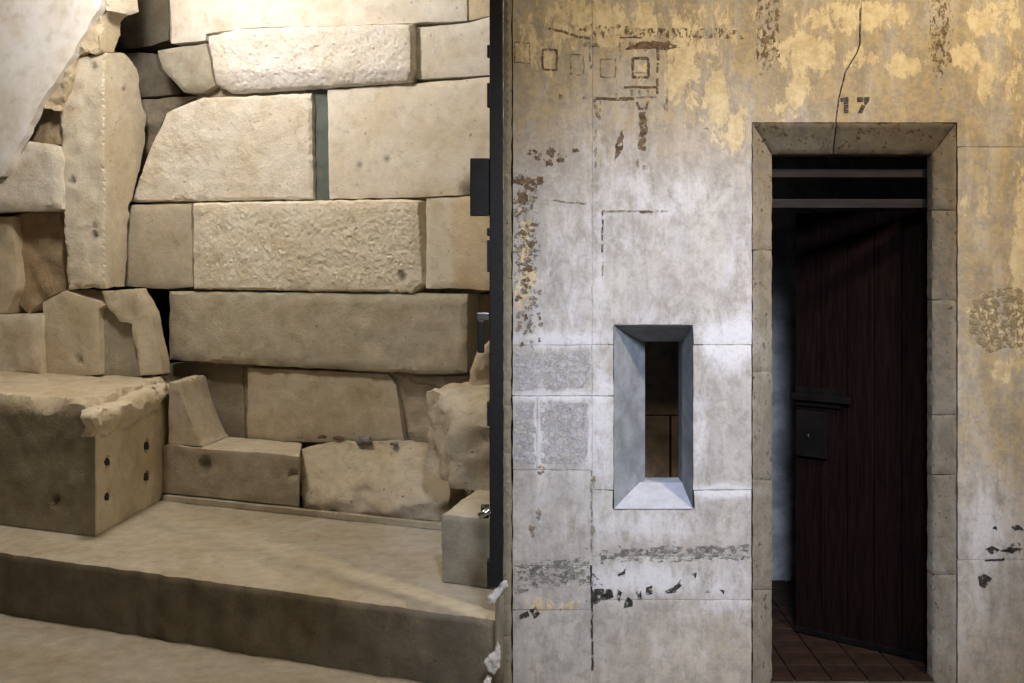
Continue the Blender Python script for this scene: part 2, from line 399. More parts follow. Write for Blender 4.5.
# ------------------------------------------------------------------ left wall: plaster, rubble, pillar, ashlar
def SL(*a, **k): return S(*a, parent=wl_, **k)
SL([(-230, -45), (106, -45), (97, 8), (82, 35), (72, 52), (54, 82), (34, 107), (26, 133), (13, 155), (2, 176), (-150, 215), (-230, 230)], -.02, .05, M_PLASTER, name='plaster_coat',
   tone=(.88, .87, .89), amp=.003, jag=3, rnd=.012)
SL([(98, 6), (106, -40), (130, -40), (132, 10), (118, 16), (108, 50), (76, 55), (60, 111), (36, 108), (56, 82), (73, 52), (84, 35)], lambda x, y: -.07 - max(0, x - 100) * .008, .04, M_RUB, tone=(.62, .51, .34), res=3, amp=.03, wl=.07, jag=3, name='rubble_fill')
SL([(104, -40), (130, -40), (132, 10), (122, 13), (106, 10)], lambda x, y: -.03 - max(0, x - 108) * .006, .05, M_STONE, tone=CREAM, amp=.01)
SL([(30, 104), (59, 112), (63, 145), (24, 143)], -.16, .16, M_RUB, tone=(.42, .31, .18), res=4, amp=.015, wl=.06, name='rubble_fill')
def wpil(x, y): return -.10 - max(0, (x - 104)) * .0080
SL([(76, 56), (105, 52), (118, 52), (132, 66), (135, 98), (140, 115), (138, 155), (128, 190), (123, 205), (119, 286), (66, 290), (62, 212), (58, 112)], wpil, .03, M_STONE,
   res=3.2, tone=(.62, .54, .40), jag=2.2, amp=.010, rnd=.018, holes=[(72, 181, 2.6, .02), (94, 226, 2.2, .015), (94, 236, 2.6, .02), (123, 88, 2.2, .015), (93, 66, 3, .012)],
   tonefun=lambda x, y: (.76, .68, .54) if x < 104 else (.64, .56, .42))
SL([(-230, 190), (2, 177), (14, 156), (25, 142), (57, 145), (61, 160), (61, 209), (30, 211), (-230, 214)], -.07, .25, tone=(.78, .72, .62), jag=2, amp=.010, rnd=.02)
SL([(14, 214), (60, 212), (64, 290), (42, 300), (30, 314), (14, 300)], -.22, .14, M_RUB, tone=(.40, .28, .145), res=4, amp=.02, wl=.12, name='rubble_fill')
SL([(-230, 218), (12, 217), (16, 292), (5, 313), (-230, 313)], -.15, .2, tone=WARM, amp=.012)
SL([(-230, 315), (38, 315), (41, 375), (20, 375), (-230, 373)], -.05, .3, tone=(.70, .62, .49), amp=.007, rnd=.016, holes=[(12, 365, 2.6, .02)])
SL([(42, 302), (64, 291), (105, 305), (98, 310), (98, 375), (43, 375)], -.09, .3, tone=(.62, .53, .37), amp=.006, holes=[(79, 359, 2.8, .02)])
SL([(100, 291), (138, 289), (150, 312), (163, 374), (140, 376), (131, 324), (120, 321), (108, 308)], lambda x, y: -.09 - max(0, x - 138) * .003, .07, tone=(.60, .51, .36), jag=1.6, amp=.008, res=3)
SL([(97, 307), (109, 307), (121, 320), (132, 323), (142, 376), (97, 376)], -.14, .2, tone=(.38, .34, .25), amp=.01)

# ------------------------------------------------------------------ the great step (tread and riser) and what stands on it
ZS = .289
def LU(u, w): p = L.pt(u, w, 0); return (p.x, p.y)
def LX(X, w):   # point of the line w = const at a given world X
    u = (X - L.O.x - L.N.x * w) / L.U.x; return LU(u, w)
st = empty('stone_step', L.pt(.8, 1.0, 0))
tag(st, 'wide dusty stone step with a shade-toned chipped riser running across the recess', 'step')
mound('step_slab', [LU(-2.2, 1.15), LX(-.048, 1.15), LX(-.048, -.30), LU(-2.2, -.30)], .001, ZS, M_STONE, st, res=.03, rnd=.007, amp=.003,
      side=.016, jag=.014, seed=4, tonefun=lambda p: (.47, .415, .315) if p.z > ZS - .012 - .03 * max(0, noise.noise(p * 6)) else (.22, .195, .14))  # light from above painted in: pale tread, riser darkened as shade

# left pier: rough-broken block with clean sawn sides
pier = empty('masonry_pier', L.pt(-.2, .4, ZS))
tag(pier, 'broken topped stone block on the step beside the plaster wall', 'stone block')
FR, BR = ground(95, 537, ZS), ground(161, 500, ZS)
uF, wF = L.uw(FR); uB, wB = L.uw(BR)
BK = BR + (BR - FR).normalized() * .28
sdv = (BR - FR).normalized(); snr = Vector((sdv.y, -sdv.x, 0))
def ztop_pier(x, y, d):
    p = Vector((x, y, 0)); u, w = L.uw(p)
    s = -(p - Vector((FR.x, FR.y, 0))).dot(snr)          # distance from the right-hand side face
    n1 = noise.fractal(Vector((x * 5, y * 5, 3)), 1, 2, 4); n2 = noise.noise(Vector((x * 14, y * 14, 7)))
    wob = .085 + .09 * n1 + .03 * n2
    k = min(1, max(0, s / max(.04, wob))); k = (round(k * 3 + .6 * n2) / 3) * .6 + k * .4; k = min(1, max(0, k))
    rg = abs(noise.fractal(Vector((x * 9, y * 9, 11)), 1, 2, 4))
    z = .785 + (.955 - .785) * k ** .7 + .06 * (rg - .2) * (1 - k) + .010 * n1
    fr_ = wF - w                                           # distance from the front face
    kf = min(1, max(0, fr_ / (.07 + .06 * noise.noise(Vector((u * 6, 1, 2))))))
    ch = .925 + .03 * noise.noise(Vector((u * 5, 3, 5))) - .05 * math.exp(-((u + .10) / .10) ** 2)
    return min(z, ch + .10 * kf)
def hp(x, y, w=None):
    # point of the pier's right side seen at pixel x, y
    d = Vector(((x - CX) / F, 1, -(y - CY) / F)); t = (FR.dot(snr)) / (d.x * snr.x + d.y * snr.y)
    return Vector((0, 0, H)) + d * t
HL = [hp(108, 462), hp(147, 446), hp(147, 477), hp(108, 497)]
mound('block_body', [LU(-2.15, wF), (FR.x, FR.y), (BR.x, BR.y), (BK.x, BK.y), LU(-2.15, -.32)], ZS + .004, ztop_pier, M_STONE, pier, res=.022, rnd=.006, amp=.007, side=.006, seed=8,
      tonefun=lambda p: (.58, .49, .35) if p.z > (.875 if L.uw(p)[1] > wF - .02 else .78) + .03 * noise.noise(p * 9) else ((.58, .49, .345) if (p - FR).to_2d().dot(snr.to_2d()) > -.03 and L.uw(p)[1] < wF - .01 else (.34, .295, .205)),  # painted lighting: top and right side lighter, front face in shade tone
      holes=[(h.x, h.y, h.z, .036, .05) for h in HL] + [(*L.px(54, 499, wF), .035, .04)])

SF = Frame((FR.x, FR.y, 0), math.degrees(math.atan2(-snr.x, -snr.y)))
slab('broken_crest', SF, [(94, 410), (115, 405), (132, 398), (150, 388), (165, 383), (176, 384), (175, 394), (168, 397), (161, 408), (148, 419), (130, 427), (112, 437), (95, 436)],
     lambda x, y: .012 + .035 * math.sin(max(0, min(1, (y - 380 - (185 - x) * .28) / 30)) * math.pi), .05, M_RUB, pier, res=2.4, rnd=.02, amp=.03, wl=.10, jag=2.2, tone=(.62, .54, .40), seed=31)
for hx, hy in ((108, 462), (147.5, 446), (147, 477), (108, 497)):
    slab('peg_hole_shade', SF, [(hx - 1.6, hy - 3.4), (hx + .8, hy - 4.2), (hx + 1.8, hy), (hx + 1.2, hy + 3.6), (hx - 1.0, hy + 3.2), (hx - 2.0, hy)], .008, .02, M_SHADECORE, pier, res=1.2, rnd=.001, amp=.001, jag=.8, seed=int(hx + hy))  # dark discs painted on for the shade inside the holes
# descending stub of wall between the pier and the low bench
stub = mound('stone_stub', [LU(.012, -.02), LU(.245, -.02), LU(.165, -.36), LU(-.085, -.36)], .604, lambda x, y, d: (lambda t: .955 - .345 * t ** .75)(min(1, max(0, (L.uw((x, y))[0] - .24 * (L.uw((x, y))[1] + .02) - .085) / .15))),
             M_STONE, None, res=.018, rnd=.006, amp=.006, side=.006, seed=12, tonefun=lambda p: (.56, .48, .345))
tag(stub, 'low sloping stub of wall stepping down onto the bench ledge', 'wall stub')

# low bench ledge with its block, the rough bedrock beside it and the plinth strip
p0 = L.px(163, 497, -.01); p1 = L.px(299, 507, -.01)
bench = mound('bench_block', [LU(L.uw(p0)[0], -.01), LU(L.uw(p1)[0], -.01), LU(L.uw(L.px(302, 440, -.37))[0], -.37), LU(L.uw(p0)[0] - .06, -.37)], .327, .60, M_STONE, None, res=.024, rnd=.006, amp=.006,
              side=.007, seed=14, tonefun=lambda p: (.56, .48, .345) if p.z > .585 else (.40, .345, .245), holes=[(*L.px(205, 465, -.01), .05, .03), (*L.px(293, 474, -.01), .03, .03)])  # overhead light put into the tone: top paler than the front
tag(bench, 'low squared stone ledge with a peg hole under the back wall', 'stone block')
rock = slab('bedrock', L, [(302, 449), (330, 443), (403, 442), (446, 446), (448, 522.5), (301, 509)], lambda x, y: -.045 - .25 * max(0, min(1, (505 - y) / 60)) ** 1.2 - max(0, (x - 400)) * .002, lambda x, y: max(.02, .29 - .25 * max(0, min(1, (505 - y) / 60)) ** 1.2 - max(0, (x - 400)) * .002), M_RUB, None, res=2.8,
            rnd=.006, amp=.045, wl=.20, tone=(.55, .46, .31), seed=77, jag=2)
tag(rock, 'rough natural rock face between the bench ledge and right pier', 'rock')
u0, u1 = L.uw(ground(167, 500, ZS))[0], L.uw(ground(462, 532, ZS))[0]
pl = mound('plinth_strip', [LU(u0, .03), LU(u1, .03), LU(u1, -.005), LU(u0, -.005)], ZS + .003, .324, M_STONE, None, res=.03, rnd=.004, amp=.003, side=.003, seed=15, tone=(.46, .40, .285))
tag(pl, 'thin stone plinth strip along the foot of the bench ledge', 'plinth')

# right pier: sawn block, boulder, upper lump
rp = empty('rough_pier', L.pt(1.95, .5, ZS))
tag(rp, 'rough stacked stone pier beside the black iron gate', 'stone pier')
a = ground(443, 583, ZS); uA, wA = L.uw(a)
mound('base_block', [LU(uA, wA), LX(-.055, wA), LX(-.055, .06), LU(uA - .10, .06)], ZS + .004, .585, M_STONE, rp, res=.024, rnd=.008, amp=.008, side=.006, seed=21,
      jag=.006, tonefun=lambda p: (.56, .48, .345) if p.z > .565 else (.37, .33, .24))  # lit top and shaded front painted as two tones
c1, c2 = L.uw(L.px(456, 480, .30)), L.uw(L.px(430, 400, .05))
def zb(x, y, d):
    u, w = L.uw((x, y)); n = noise.fractal(Vector((x * 6, y * 6, 1)), 1, 2, 4)
    return 1.0 - .10 * max(0, w - .12) / .2 + .03 * n
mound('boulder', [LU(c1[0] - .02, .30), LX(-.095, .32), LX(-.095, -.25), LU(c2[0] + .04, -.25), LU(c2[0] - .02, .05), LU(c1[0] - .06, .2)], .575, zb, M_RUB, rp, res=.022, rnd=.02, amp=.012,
      side=.035, wl=.22, seed=22, jag=.01, tonefun=lambda p: (.60, .52, .38) if p.z > .93 else (.50, .425, .30))  # top toned lighter to paint the light falling on it
slab('upper_lump', L, [(464, 386), (467, 368), (475, 350), (484, 342), (492, 339), (492, 402), (470, 398)], -.18, .06, M_RUB, rp, res=3.2, rnd=.05, amp=.03, tone=(.56, .48, .34), seed=23)

# loose chips lying along the ledge at the foot of the back wall
def fragment(px, py, z, w, size, label, mat=M_FRAG, seed=0):
    bm = bmesh.new(); bmesh.ops.create_icosphere(bm, subdivisions=2, radius=1)
    p = L.px(px, py + 2, w); zz = p.z + .009
    for v in bm.verts:
        n = noise.noise(v.co * 1.3 + Vector((seed * 5, 0, 0)))
        c = Vector((v.co.x * size[0], v.co.y * size[1], max(-.55, v.co.z) * size[2])) * (1 + .45 * n)
        v.co = Vector((p.x, p.y, zz)) + L.U * c.x + L.N * c.y + Vector((0, 0, c.z + .55 * size[2]))
    o = bobj('stone_fragment', bm, mat); tag(o, label, 'stone chip', 'loose stone chips at the foot of the back wall'); return o
M_FRAGR = plain('reddish_chip', (.16, .085, .06), .9, scale=30)
fragment(364, 443, .58, -.27, (.052, .03, .026), 'largest grey stone chip lying on the rock under the back wall', seed=1)
fragment(339, 439, .60, -.33, (.036, .022, .012), 'flat reddish stone chip left of the largest grey chip', M_FRAGR, 2)
fragment(322, 438, .60, -.33, (.026, .02, .014), 'small brown stone chip between the bench ledge and reddish chip', M_FRAGR, 3)
fragment(394, 445, .575, -.27, (.022, .02, .012), 'small dark stone chip right of the largest grey chip', seed=4)
fragment(300, 438, .60, -.33, (.02, .016, .011), 'tiny grey chip on the end of the bench ledge', seed=6)

# ------------------------------------------------------------------ iron gate edge and post
GY = 4.10
def gx(x, Y=GY): return (x - CX) / F * Y
def gz(y, Y=GY): return H - (y - CY) / F * Y
gate = empty('iron_gate', (gx(496), GY, gz(586)))
tag(gate, 'black iron gate stile with lock box and handle at the recess edge', 'gate')
boxes('stile', [((gx(489.5), GY, gz(588)), (gx(503), GY + .035, 3.3))], M_IRON, gate, .003)
boxes('lock_box', [((gx(470), GY + .004, gz(216)), (gx(489.4), GY + .032, gz(158)))], M_IRON, gate, .004)
for y0, y1 in ((45, 57), (83, 107), (228, 236), (240, 272), (402, 426), (560, 588)):
    boxes('hinge_knuckle', [((gx(487), GY - .006, gz(y1)), (gx(490.5), GY + .03, gz(y0)))], M_IRON, gate, .003)
boxes('strike_plate', [((gx(477), GY + .008, gz(320)), (gx(489.4), GY + .026, gz(313)))], M_CHROME, gate, .002)
hd = boxes('handle', [((gx(477.5), GY - .004, gz(353)), (gx(484.5), GY + .012, gz(320.5)))], M_IRON, gate, .005)
bm = bmesh.new(); kx, kz = gx(489), gz(512)
cyl(bm, (kx - .030, GY + .01, kz), (kx, GY + .01, kz), .026, 20); kn = bobj('knob_rose', bm, M_IRON, gate, True)
bm = bmesh.new(); cyl(bm, (kx - .036, GY - .018, kz - .012), (kx + .004, GY - .020, kz + .012), .0125, 16); bobj('knob', bm, M_CHROME, kn, True)
post = empty('gate_post', (gx(500), GY + .02, 0))
tag(post, 'weathered post foot with white plaster lumps below the iron gate', 'post')
bm = bmesh.new()
cyl(bm, (gx(499), GY + .018, 0), (gx(499.5), GY + .018, gz(595)), .0165, 16); bobj('post_shaft', bm, M_POST, post, True)
for k, poly in enumerate(([(488, 606), (487, 598), (494, 592), (502, 583), (507, 582), (508, 588), (500, 596), (496, 604)],
                          [(497, 642), (500, 648), (500, 668), (494, 676), (487, 672), (484, 664), (489, 657), (494, 654), (496, 648)], [(483, 686), (487, 678), (492, 681), (490, 689)])):
    slab('plaster_lump', R, poly, .168, .016, M_WHITE, post, res=1.5, rnd=.011, amp=.006, wl=.02, jag=1.0, seed=40 + k)

# ------------------------------------------------------------------ numbered wall
def blob(x, y, lst):
    s = 0.0
    for cx, cy, rx, ry, k in lst:
        g = ((x - cx) / rx) ** 2 + ((y - cy) / ry) ** 2
        if g < 4: s = max(s, k * (1 - .5 * g) if g < 1 else k * max(0, .5 * (1 - (g - 1) / 3)))
    return s
OCH = [(700, 80, 45, 45, .62), (735, 130, 22, 28, .75), (690, 45, 70, 25, .6), (805, 55, 40, 24, .85), (798, 90, 14, 22, .9), (860, 60, 28, 14, .8), (900, 66, 22, 12, .85), (965, 55, 18, 16, .75),
       (985, 85, 10, 26, .85), (640, 20, 140, 30, .66), (850, 18, 90, 22, .66), (990, 20, 40, 25, .62), (540, 30, 40, 40, .62), (1022, 250, 12, 150, .8), (990, 315, 30, 34, .62), (1005, 60, 30, 60, .5),
       (560, 45, 40, 35, .58), (545, 165, 22, 14, .35), (645, 80, 20, 22, .5), (980, 200, 30, 26, .5), (1000, 370, 22, 22, .55), (526, 270, 14, 75, .62), (550, 605, 40, 9, .55), (540, 480, 6, 26, .5),
       (775, 110, 16, 20, .6), (715, 100, 34, 30, .66)]
LIME = [(655, 195, 75, 30, .50), (575, 240, 45, 55, .42), (640, 240, 60, 24, .40), (735, 340, 34, 26, .95), (560, 340, 60, 10, .8), (560, 396, 55, 6, .9), (600, 430, 16, 90, .62), (540, 440, 8, 60, .7), (648, 318, 60, 12, .4),
        (722, 491, 34, 6, 1.1), (640, 525, 80, 20, .55), (640, 580, 70, 18, .75), (725, 590, 30, 30, .6), (985, 530, 22, 50, .75), (970, 600, 40, 60, .4), (700, 430, 10, 60, .5), (560, 300, 45, 40, .45), (670, 640, 80, 40, .28),
        (545, 640, 40, 50, .3), (740, 265, 30, 40, .35), (560, 180, 30, 20, .3), (600, 150, 50, 24, .4), (600, 250, 7, 120, .5), (565, 470, 25, 40, .35), (752, 190, 5, 30, .6)]
DRK = [(675, 552, 85, 7, .66), (552, 574, 46, 15, .62), (524, 205, 13, 34, .62), (526, 250, 15, 60, .62), (528, 305, 13, 45, .55), (552, 155, 34, 10, .55), (533, 190, 10, 18, .6), (560, 375, 34, 18, .36), (565, 430, 24, 30, .36),
       (524, 430, 12, 34, .36), (765, 40, 9, 55, .62), (941, 45, 10, 48, .62), (1005, 320, 26, 30, .40), (1010, 548, 20, 10, .5), (655, 45, 34, 5, .7), (720, 60, 30, 14, .3), (640, 553, 50, 14, .4), (592, 590, 7, 20, .7),
       (820, 20, 20, 16, .35), (570, 612, 40, 5, .4), (535, 610, 18, 6, .55), (990, 400, 26, 20, .3), (700, 60, 40, 30, .28), (600, 45, 50, 12, .3)]
def sm(a, b, v): t = min(1, max(0, (v - a) / (b - a))); return t * t * (3 - 2 * t)
def masks(x, y):
    warm = max(sm(215, 60, y), sm(930, 975, x) * sm(560, 430, y), sm(740, 830, x) * sm(330, 120, y))
    warm = max(warm, .35 * sm(560, 660, y) * sm(560, 700, x))
    return (blob(x, y, OCH), blob(x, y, LIME), blob(x, y, DRK), warm)
XR = 2.55
wr = boxes('wall_right', [((.012, 4.2535, 0), (.37, 4.44, 3.3)), ((.37, 4.2535, 0), (.74, 4.5, .675)), ((.37, 4.2535, 1.44), (.74, 4.5, 3.3)), ((.74, 4.2535, 0), (.925, 4.5, 3.3)),
                          ((.925, 4.2535, 2.197), (1.735, 4.5, 3.3)), ((1.735, 4.2535, 0), (XR, 4.5, 3.3)), ((.13, 4.43, 0), (.37, 4.5, 3.3))], M_WMORT)
tag(wr, 'stained old plastered stone wall around the numbered doorway', kind='structure')
rs = [200]; rr = random.Random(5)
def WS(poly, w=None, res=4.5, rnd=.0012, amp=.0009, jag=.7, depth=.05, name='stone_block', **kw):
    rs[0] += 1
    return slab(name, R, poly, rr.uniform(-.0006, .0006) if w is None else w, depth, M_WALL, wr, res=res, rnd=rnd, amp=amp, wl=.1, jag=jag, seed=rs[0], masks=masks, **kw)
def Q(x0, y0, x1, y1, g=.45): return [(x0 + g, y0 + g), (x1 - g, y0 + g), (x1 - g, y1 - g), (x0 + g, y1 - g)]
T, Bt, XE = -90, 689, 1150
# column by the gate
tag(slab('quoin_strip', R, [(503.4, T), (511.6, T), (511.6, Bt), (503.4, Bt)], .004, .19, M_STONE, wr, res=4, rnd=.006, amp=.004, tone=(.24, .215, .145), seed=3))
for y0, y1 in ((T, 345),): WS(Q(512.5, y0, 592, y1), g_ := None)
WS(Q(512.5, 345, 592, 396)); WS(Q(512.5, 396, 537, 470)); WS(Q(537, 396, 592, 470)); WS(Q(512.5, 470, 592, 566)); WS(Q(512.5, 566, 592, 610)); WS(Q(512.5, 610, 592, Bt))
# window column
cr = [(862, T), (861, -10), (861, 20), (860, 44), (857, 53), (850, 64), (845, 74), (842, 86), (839, 98), (837, 112), (836, 122.3)]
WS([(592.5, T)] + [(x - .8, y) for x, y in cr] + [(752, 122.3), (752, 344.3), (694, 344.3), (693, 324.6), (613.5, 324.6), (613.5, 344.3), (592.5, 344.3)], jag=.3)
WS(Q(592, 345, 614, 396)); WS(Q(592, 396, 614, 490)); WS(Q(693, 345, 752, 490))
WS([(592.7, 490.7), (613, 490.7), (612.5, 509.5), (695, 509.5), (694, 490.7), (751.3, 490.7), (751.3, 556), (592.7, 556)])
WS(Q(592, 557, 752, 600)); WS(Q(592, 600, 752, Bt))
# above the door, cracked in two; right of the door
WS([(x + .8, y) for x, y in cr] + [(957.3, 122.3), (957.3, 146.6), (1060, 146.6), (1060, T)], jag=.3)
WS(Q(1060, T, XE, 147), res=9)
for y0, y1 in ((147, 560), (560, Bt)):
    WS(Q(957.5, y0, 1060, y1)); WS(Q(1060, y0, XE, y1), res=9)
# door surround: splayed lintel (cracked) and jambs
tr = empty('trim_1', (1.3, 4.3, 0)); tag(tr, 'splayed worn stone surround of the doorway', kind='structure')
M_SURR = wall_material('worn_surround_stone', (.56, .53, .46))
def masks2(x, y):
    o, l, d, w = masks(min(max(x, 760), 950), y); return (.12 * (y < 400), l * .6 + (.35 * sm(470, 560, y) if x > 900 else .12), .33 + .1 * (y < 160), .45 * sm(420, 200, y) + .2 * (x > 850))
M_LINT = wall_material('worn_lintel_shaded', (.46, .43, .36))  # extra dark tint stands for shade on the downward-facing splay
def TS(poly, w, **kw):
    rs[0] += 1; mt = M_LINT if kw.get('name') else M_SURR
    return slab('jamb_stone' if 'name' not in kw else kw.pop('name'), R, poly, w, kw.pop('depth', .05), mt, tr, res=3.2, rnd=.004, amp=.003, wl=.07, jag=.8, seed=rs[0], masks=masks2)
wl1 = lambda x, y: .012 - .07 * (y - 123) / 31
TS([(753, 123), (836, 123), (834, 139), (833, 154), (772, 154)], wl1, name='lintel_stone', depth=.14); TS([(837.5, 123), (955, 123), (933, 154), (834.5, 154), (835.5, 139)], wl1, name='lintel_stone', depth=.14)
wj = lambda x, y: .012 - .07 * (x - 752) / 20
for y0, y1 in ((123, 250), (250, 372), (372, 480), (480, 590), (590, Bt)):
    TS([(753, y0 + .3), (772, 155 if y0 == 123 else y0 + .3), (772, y1 - .3), (753, y1 - .3)], wj, depth=.12)
wk = lambda x, y: .012 - .07 * (957 - x) / 25
for y0, y1 in ((123, 210), (210, 300), (300, 415), (415, 475), (475, 575), (575, Bt)):
    TS([(932.5, 155 if y0 == 123 else y0 + .3), (956.5, y0 + .3), (956.5, y1 - .3), (932.5, y1 - .3)], wk)

# splayed slit window
wn = empty('window_1', (.55, 4.25, .70)); tag(wn, 'narrow splayed slit window in pale limewash', kind='structure')
def rect(Y, x0, y0, x1, y1):
    f = lambda x, y: Vector(((x - CX) / F * Y, Y, H - (y - CY) / F * Y)); return [f(x0, y0), f(x1, y0), f(x1, y1), f(x0, y1)]
l0 = rect(4.247, 614, 325.3, 692.6, 508.8); l1 = rect(4.40, 639.5, 340.5, 682, 482.5); l2 = rect(4.43, 645, 341.5, 681, 481.2)
l3 = [Vector((p.x, 4.5, p.z)) for p in l2]; l4 = [Vector((p.x, 4.5, p.z)) for p in l0]
for k, (nm, mt) in enumerate((('lintel_soffit', M_BLUE), ('jamb', M_BLUE), ('sill', M_BLUEL), ('jamb', M_BLUE))):
    n = 9; V_, F_ = [], []
    loops = [l0, l0, l1, l2, l3, l4]
    sec = [[a_[k].lerp(a_[(k + 1) % 4], i / n) for i in range(n + 1)] for a_ in (l0, l1, l2, l3, l4)]
    mid_ = [p0_.lerp(p1_, .5) for p0_, p1_ in zip(sec[0], sec[1])]
    sec.insert(1, [p + Vector((noise.noise(p * 20), 0, noise.noise(p * 20 + Vector((3, 1, 2))))) * .003 for p in mid_])
    m_ = len(sec)
    for i in range(n + 1):
        for j in range(m_): V_.append(sec[j][i])
    for i in range(n):
        for j in range(m_): F_.append([i * m_ + j, i * m_ + (j + 1) % m_, (i + 1) * m_ + (j + 1) % m_, (i + 1) * m_ + j])
    F_ += [list(range(m_))[::-1], [n * m_ + j for j in range(m_)]]
    link(nm, V_, F_, mt, wn, smooth=False)

# cell behind: walls, ceiling, tiled floor
cw = boxes('wall_cell', [((.13, 5.60, 0), (XR, 5.75, 3.3)), ((XR, 4.5, 0), (XR + .12, 5.75, 3.3))], M_CELL); tag(cw, 'dim plastered walls inside the cell', kind='structure')
for i, (x0, x1, z0, z1) in enumerate(((.13, .62, .0, .5), (.62, 1.16, .0, .5), (.13, .8, .505, .86), (.8, 1.16, .505, .86), (.13, .55, .865, 1.25), (.55, 1.16, .865, 1.25), (.13, 1.16, 1.255, 1.7))):
    boxes('stone_block', [((x0 + .004, 5.56, z0), (x1 - .004, 5.602, z1))], M_CELLB, cw, .006)
cc = boxes('ceiling_cell', [((.13, 4.5, 2.6), (XR, 5.6, 2.7))], M_CELL); tag(cc, 'dark ceiling of the cell', kind='structure')
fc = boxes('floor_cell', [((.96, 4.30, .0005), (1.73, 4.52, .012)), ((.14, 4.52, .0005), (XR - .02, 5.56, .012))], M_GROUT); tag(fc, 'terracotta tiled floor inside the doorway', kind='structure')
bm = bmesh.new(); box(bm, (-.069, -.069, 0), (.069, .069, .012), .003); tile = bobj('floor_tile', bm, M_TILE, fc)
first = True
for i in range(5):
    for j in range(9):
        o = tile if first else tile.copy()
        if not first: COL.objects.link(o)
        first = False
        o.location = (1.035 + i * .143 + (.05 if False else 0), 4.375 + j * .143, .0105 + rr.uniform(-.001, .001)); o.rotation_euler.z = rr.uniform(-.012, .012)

# door leaf, hinged on the right and standing ajar inwards
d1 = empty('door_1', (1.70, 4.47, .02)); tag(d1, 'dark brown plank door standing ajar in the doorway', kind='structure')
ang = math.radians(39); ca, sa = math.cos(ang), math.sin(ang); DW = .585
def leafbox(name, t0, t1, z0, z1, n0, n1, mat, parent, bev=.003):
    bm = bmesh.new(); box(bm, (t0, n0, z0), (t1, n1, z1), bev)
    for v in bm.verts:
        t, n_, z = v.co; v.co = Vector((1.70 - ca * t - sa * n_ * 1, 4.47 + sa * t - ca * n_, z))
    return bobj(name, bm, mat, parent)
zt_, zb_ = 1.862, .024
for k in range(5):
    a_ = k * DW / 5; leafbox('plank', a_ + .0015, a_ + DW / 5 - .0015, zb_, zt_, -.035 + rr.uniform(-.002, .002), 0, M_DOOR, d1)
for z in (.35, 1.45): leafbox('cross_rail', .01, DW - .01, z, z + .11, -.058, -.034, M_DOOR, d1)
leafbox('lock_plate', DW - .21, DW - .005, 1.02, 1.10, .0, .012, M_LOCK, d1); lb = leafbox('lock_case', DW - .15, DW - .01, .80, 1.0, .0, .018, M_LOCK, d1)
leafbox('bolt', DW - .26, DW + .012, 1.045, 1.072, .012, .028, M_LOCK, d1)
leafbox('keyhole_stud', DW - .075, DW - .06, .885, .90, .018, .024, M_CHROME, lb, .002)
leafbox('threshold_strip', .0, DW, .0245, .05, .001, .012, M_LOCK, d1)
# fixed rails above the leaf
tw = empty('trim_2', (1.33, 4.4, 1.87)); tag(tw, 'two horizontal wooden rails across the top of the doorway', kind='structure')
for y0, y1 in ((169, 177.5), (199, 208)):
    boxes('transom_rail', [((.958, 4.375, H - (y1 - CY) / F * 4.375), (1.732, 4.42, H - (y0 - CY) / F * 4.375))], M_RAIL, tw, .003)

# ------------------------------------------------------------------ paint and stains on the wall
def mark(poly, mat, name='painted_line', jag=.9, w=.0026, res=2.0, parent=wr):
    rs[0] += 1
    return slab(name, R, poly, w, .004, mat, parent, res=res, rnd=.0005, amp=.0004, jag=jag, seed=rs[0])
def line(pts, wd_, mat, **kw):
    for (x0, y0), (x1, y1) in zip(pts[:-1], pts[1:]):
        n = Vector((y1 - y0, x0 - x1)).normalized() * wd_ / 2
        mark([(x0 + n.x, y0 + n.y), (x1 + n.x, y1 + n.y), (x1 - n.x, y1 - n.y), (x0 - n.x, y0 - n.y)], mat, **kw)
def frame_(x0, y0, x1, y1, t, mat, skew=0):
    line([(x0, y0), (x1, y0 + skew)], t, mat); line([(x1, y0 + skew), (x1, y1 + skew)], t, mat); line([(x1, y1 + skew), (x0, y1)], t, mat); line([(x0, y1), (x0, y0)], t, mat)
def splat(x, y, w_, h_, mat, name, spike=.55):
    rs[0] += 1; n = 16; pts = []
    for k in range(n):
        t = 2 * math.pi * k / n; q = Vector((math.cos(t) * 1.6, math.sin(t) * 1.6, rs[0] * 2.37))
        r = max(.25, 1 + spike * 1.5 * noise.noise(q) + spike * .9 * noise.noise(q * 2.7))
        pts.append((x + .5 * w_ * r * math.cos(t), y + .5 * h_ * r * math.sin(t)))
    return slab(name, R, pts, .0026, .003, mat, wr, res=2, rnd=.0005, amp=.0004, jag=0, seed=rs[0])
# stencilled number: digits with stencil breaks
nm = empty('painted_number', (1.32, 4.244, 2.24)); adopt(nm, wr); nm['label'] = 'stencilled number 17'
for poly in ([(841, 98), (848.5, 96.6), (848.5, 103.5), (844, 104), (844, 101), (841, 101.5)], [(844, 104.8), (848.5, 104.3), (848.5, 113), (844, 113)],
             [(857.5, 97), (863.5, 97), (863.5, 101.5), (857.5, 101.5)], [(864.4, 97), (869.8, 97), (869.2, 101), (866.5, 104.5), (864.4, 104)], [(865.6, 105.6), (862.5, 113), (857.6, 113), (862, 104.5)]):
    mark(poly, M_NUM, 'digit_stroke', jag=.35, res=1.6, parent=nm)
line([(860.5, 8), (860, 44), (857, 53), (850, 64), (845, 74), (842, 86), (839, 98), (837, 112), (836, 122)], 1.1, M_SOOT, name='crack', jag=.4, w=.0022)
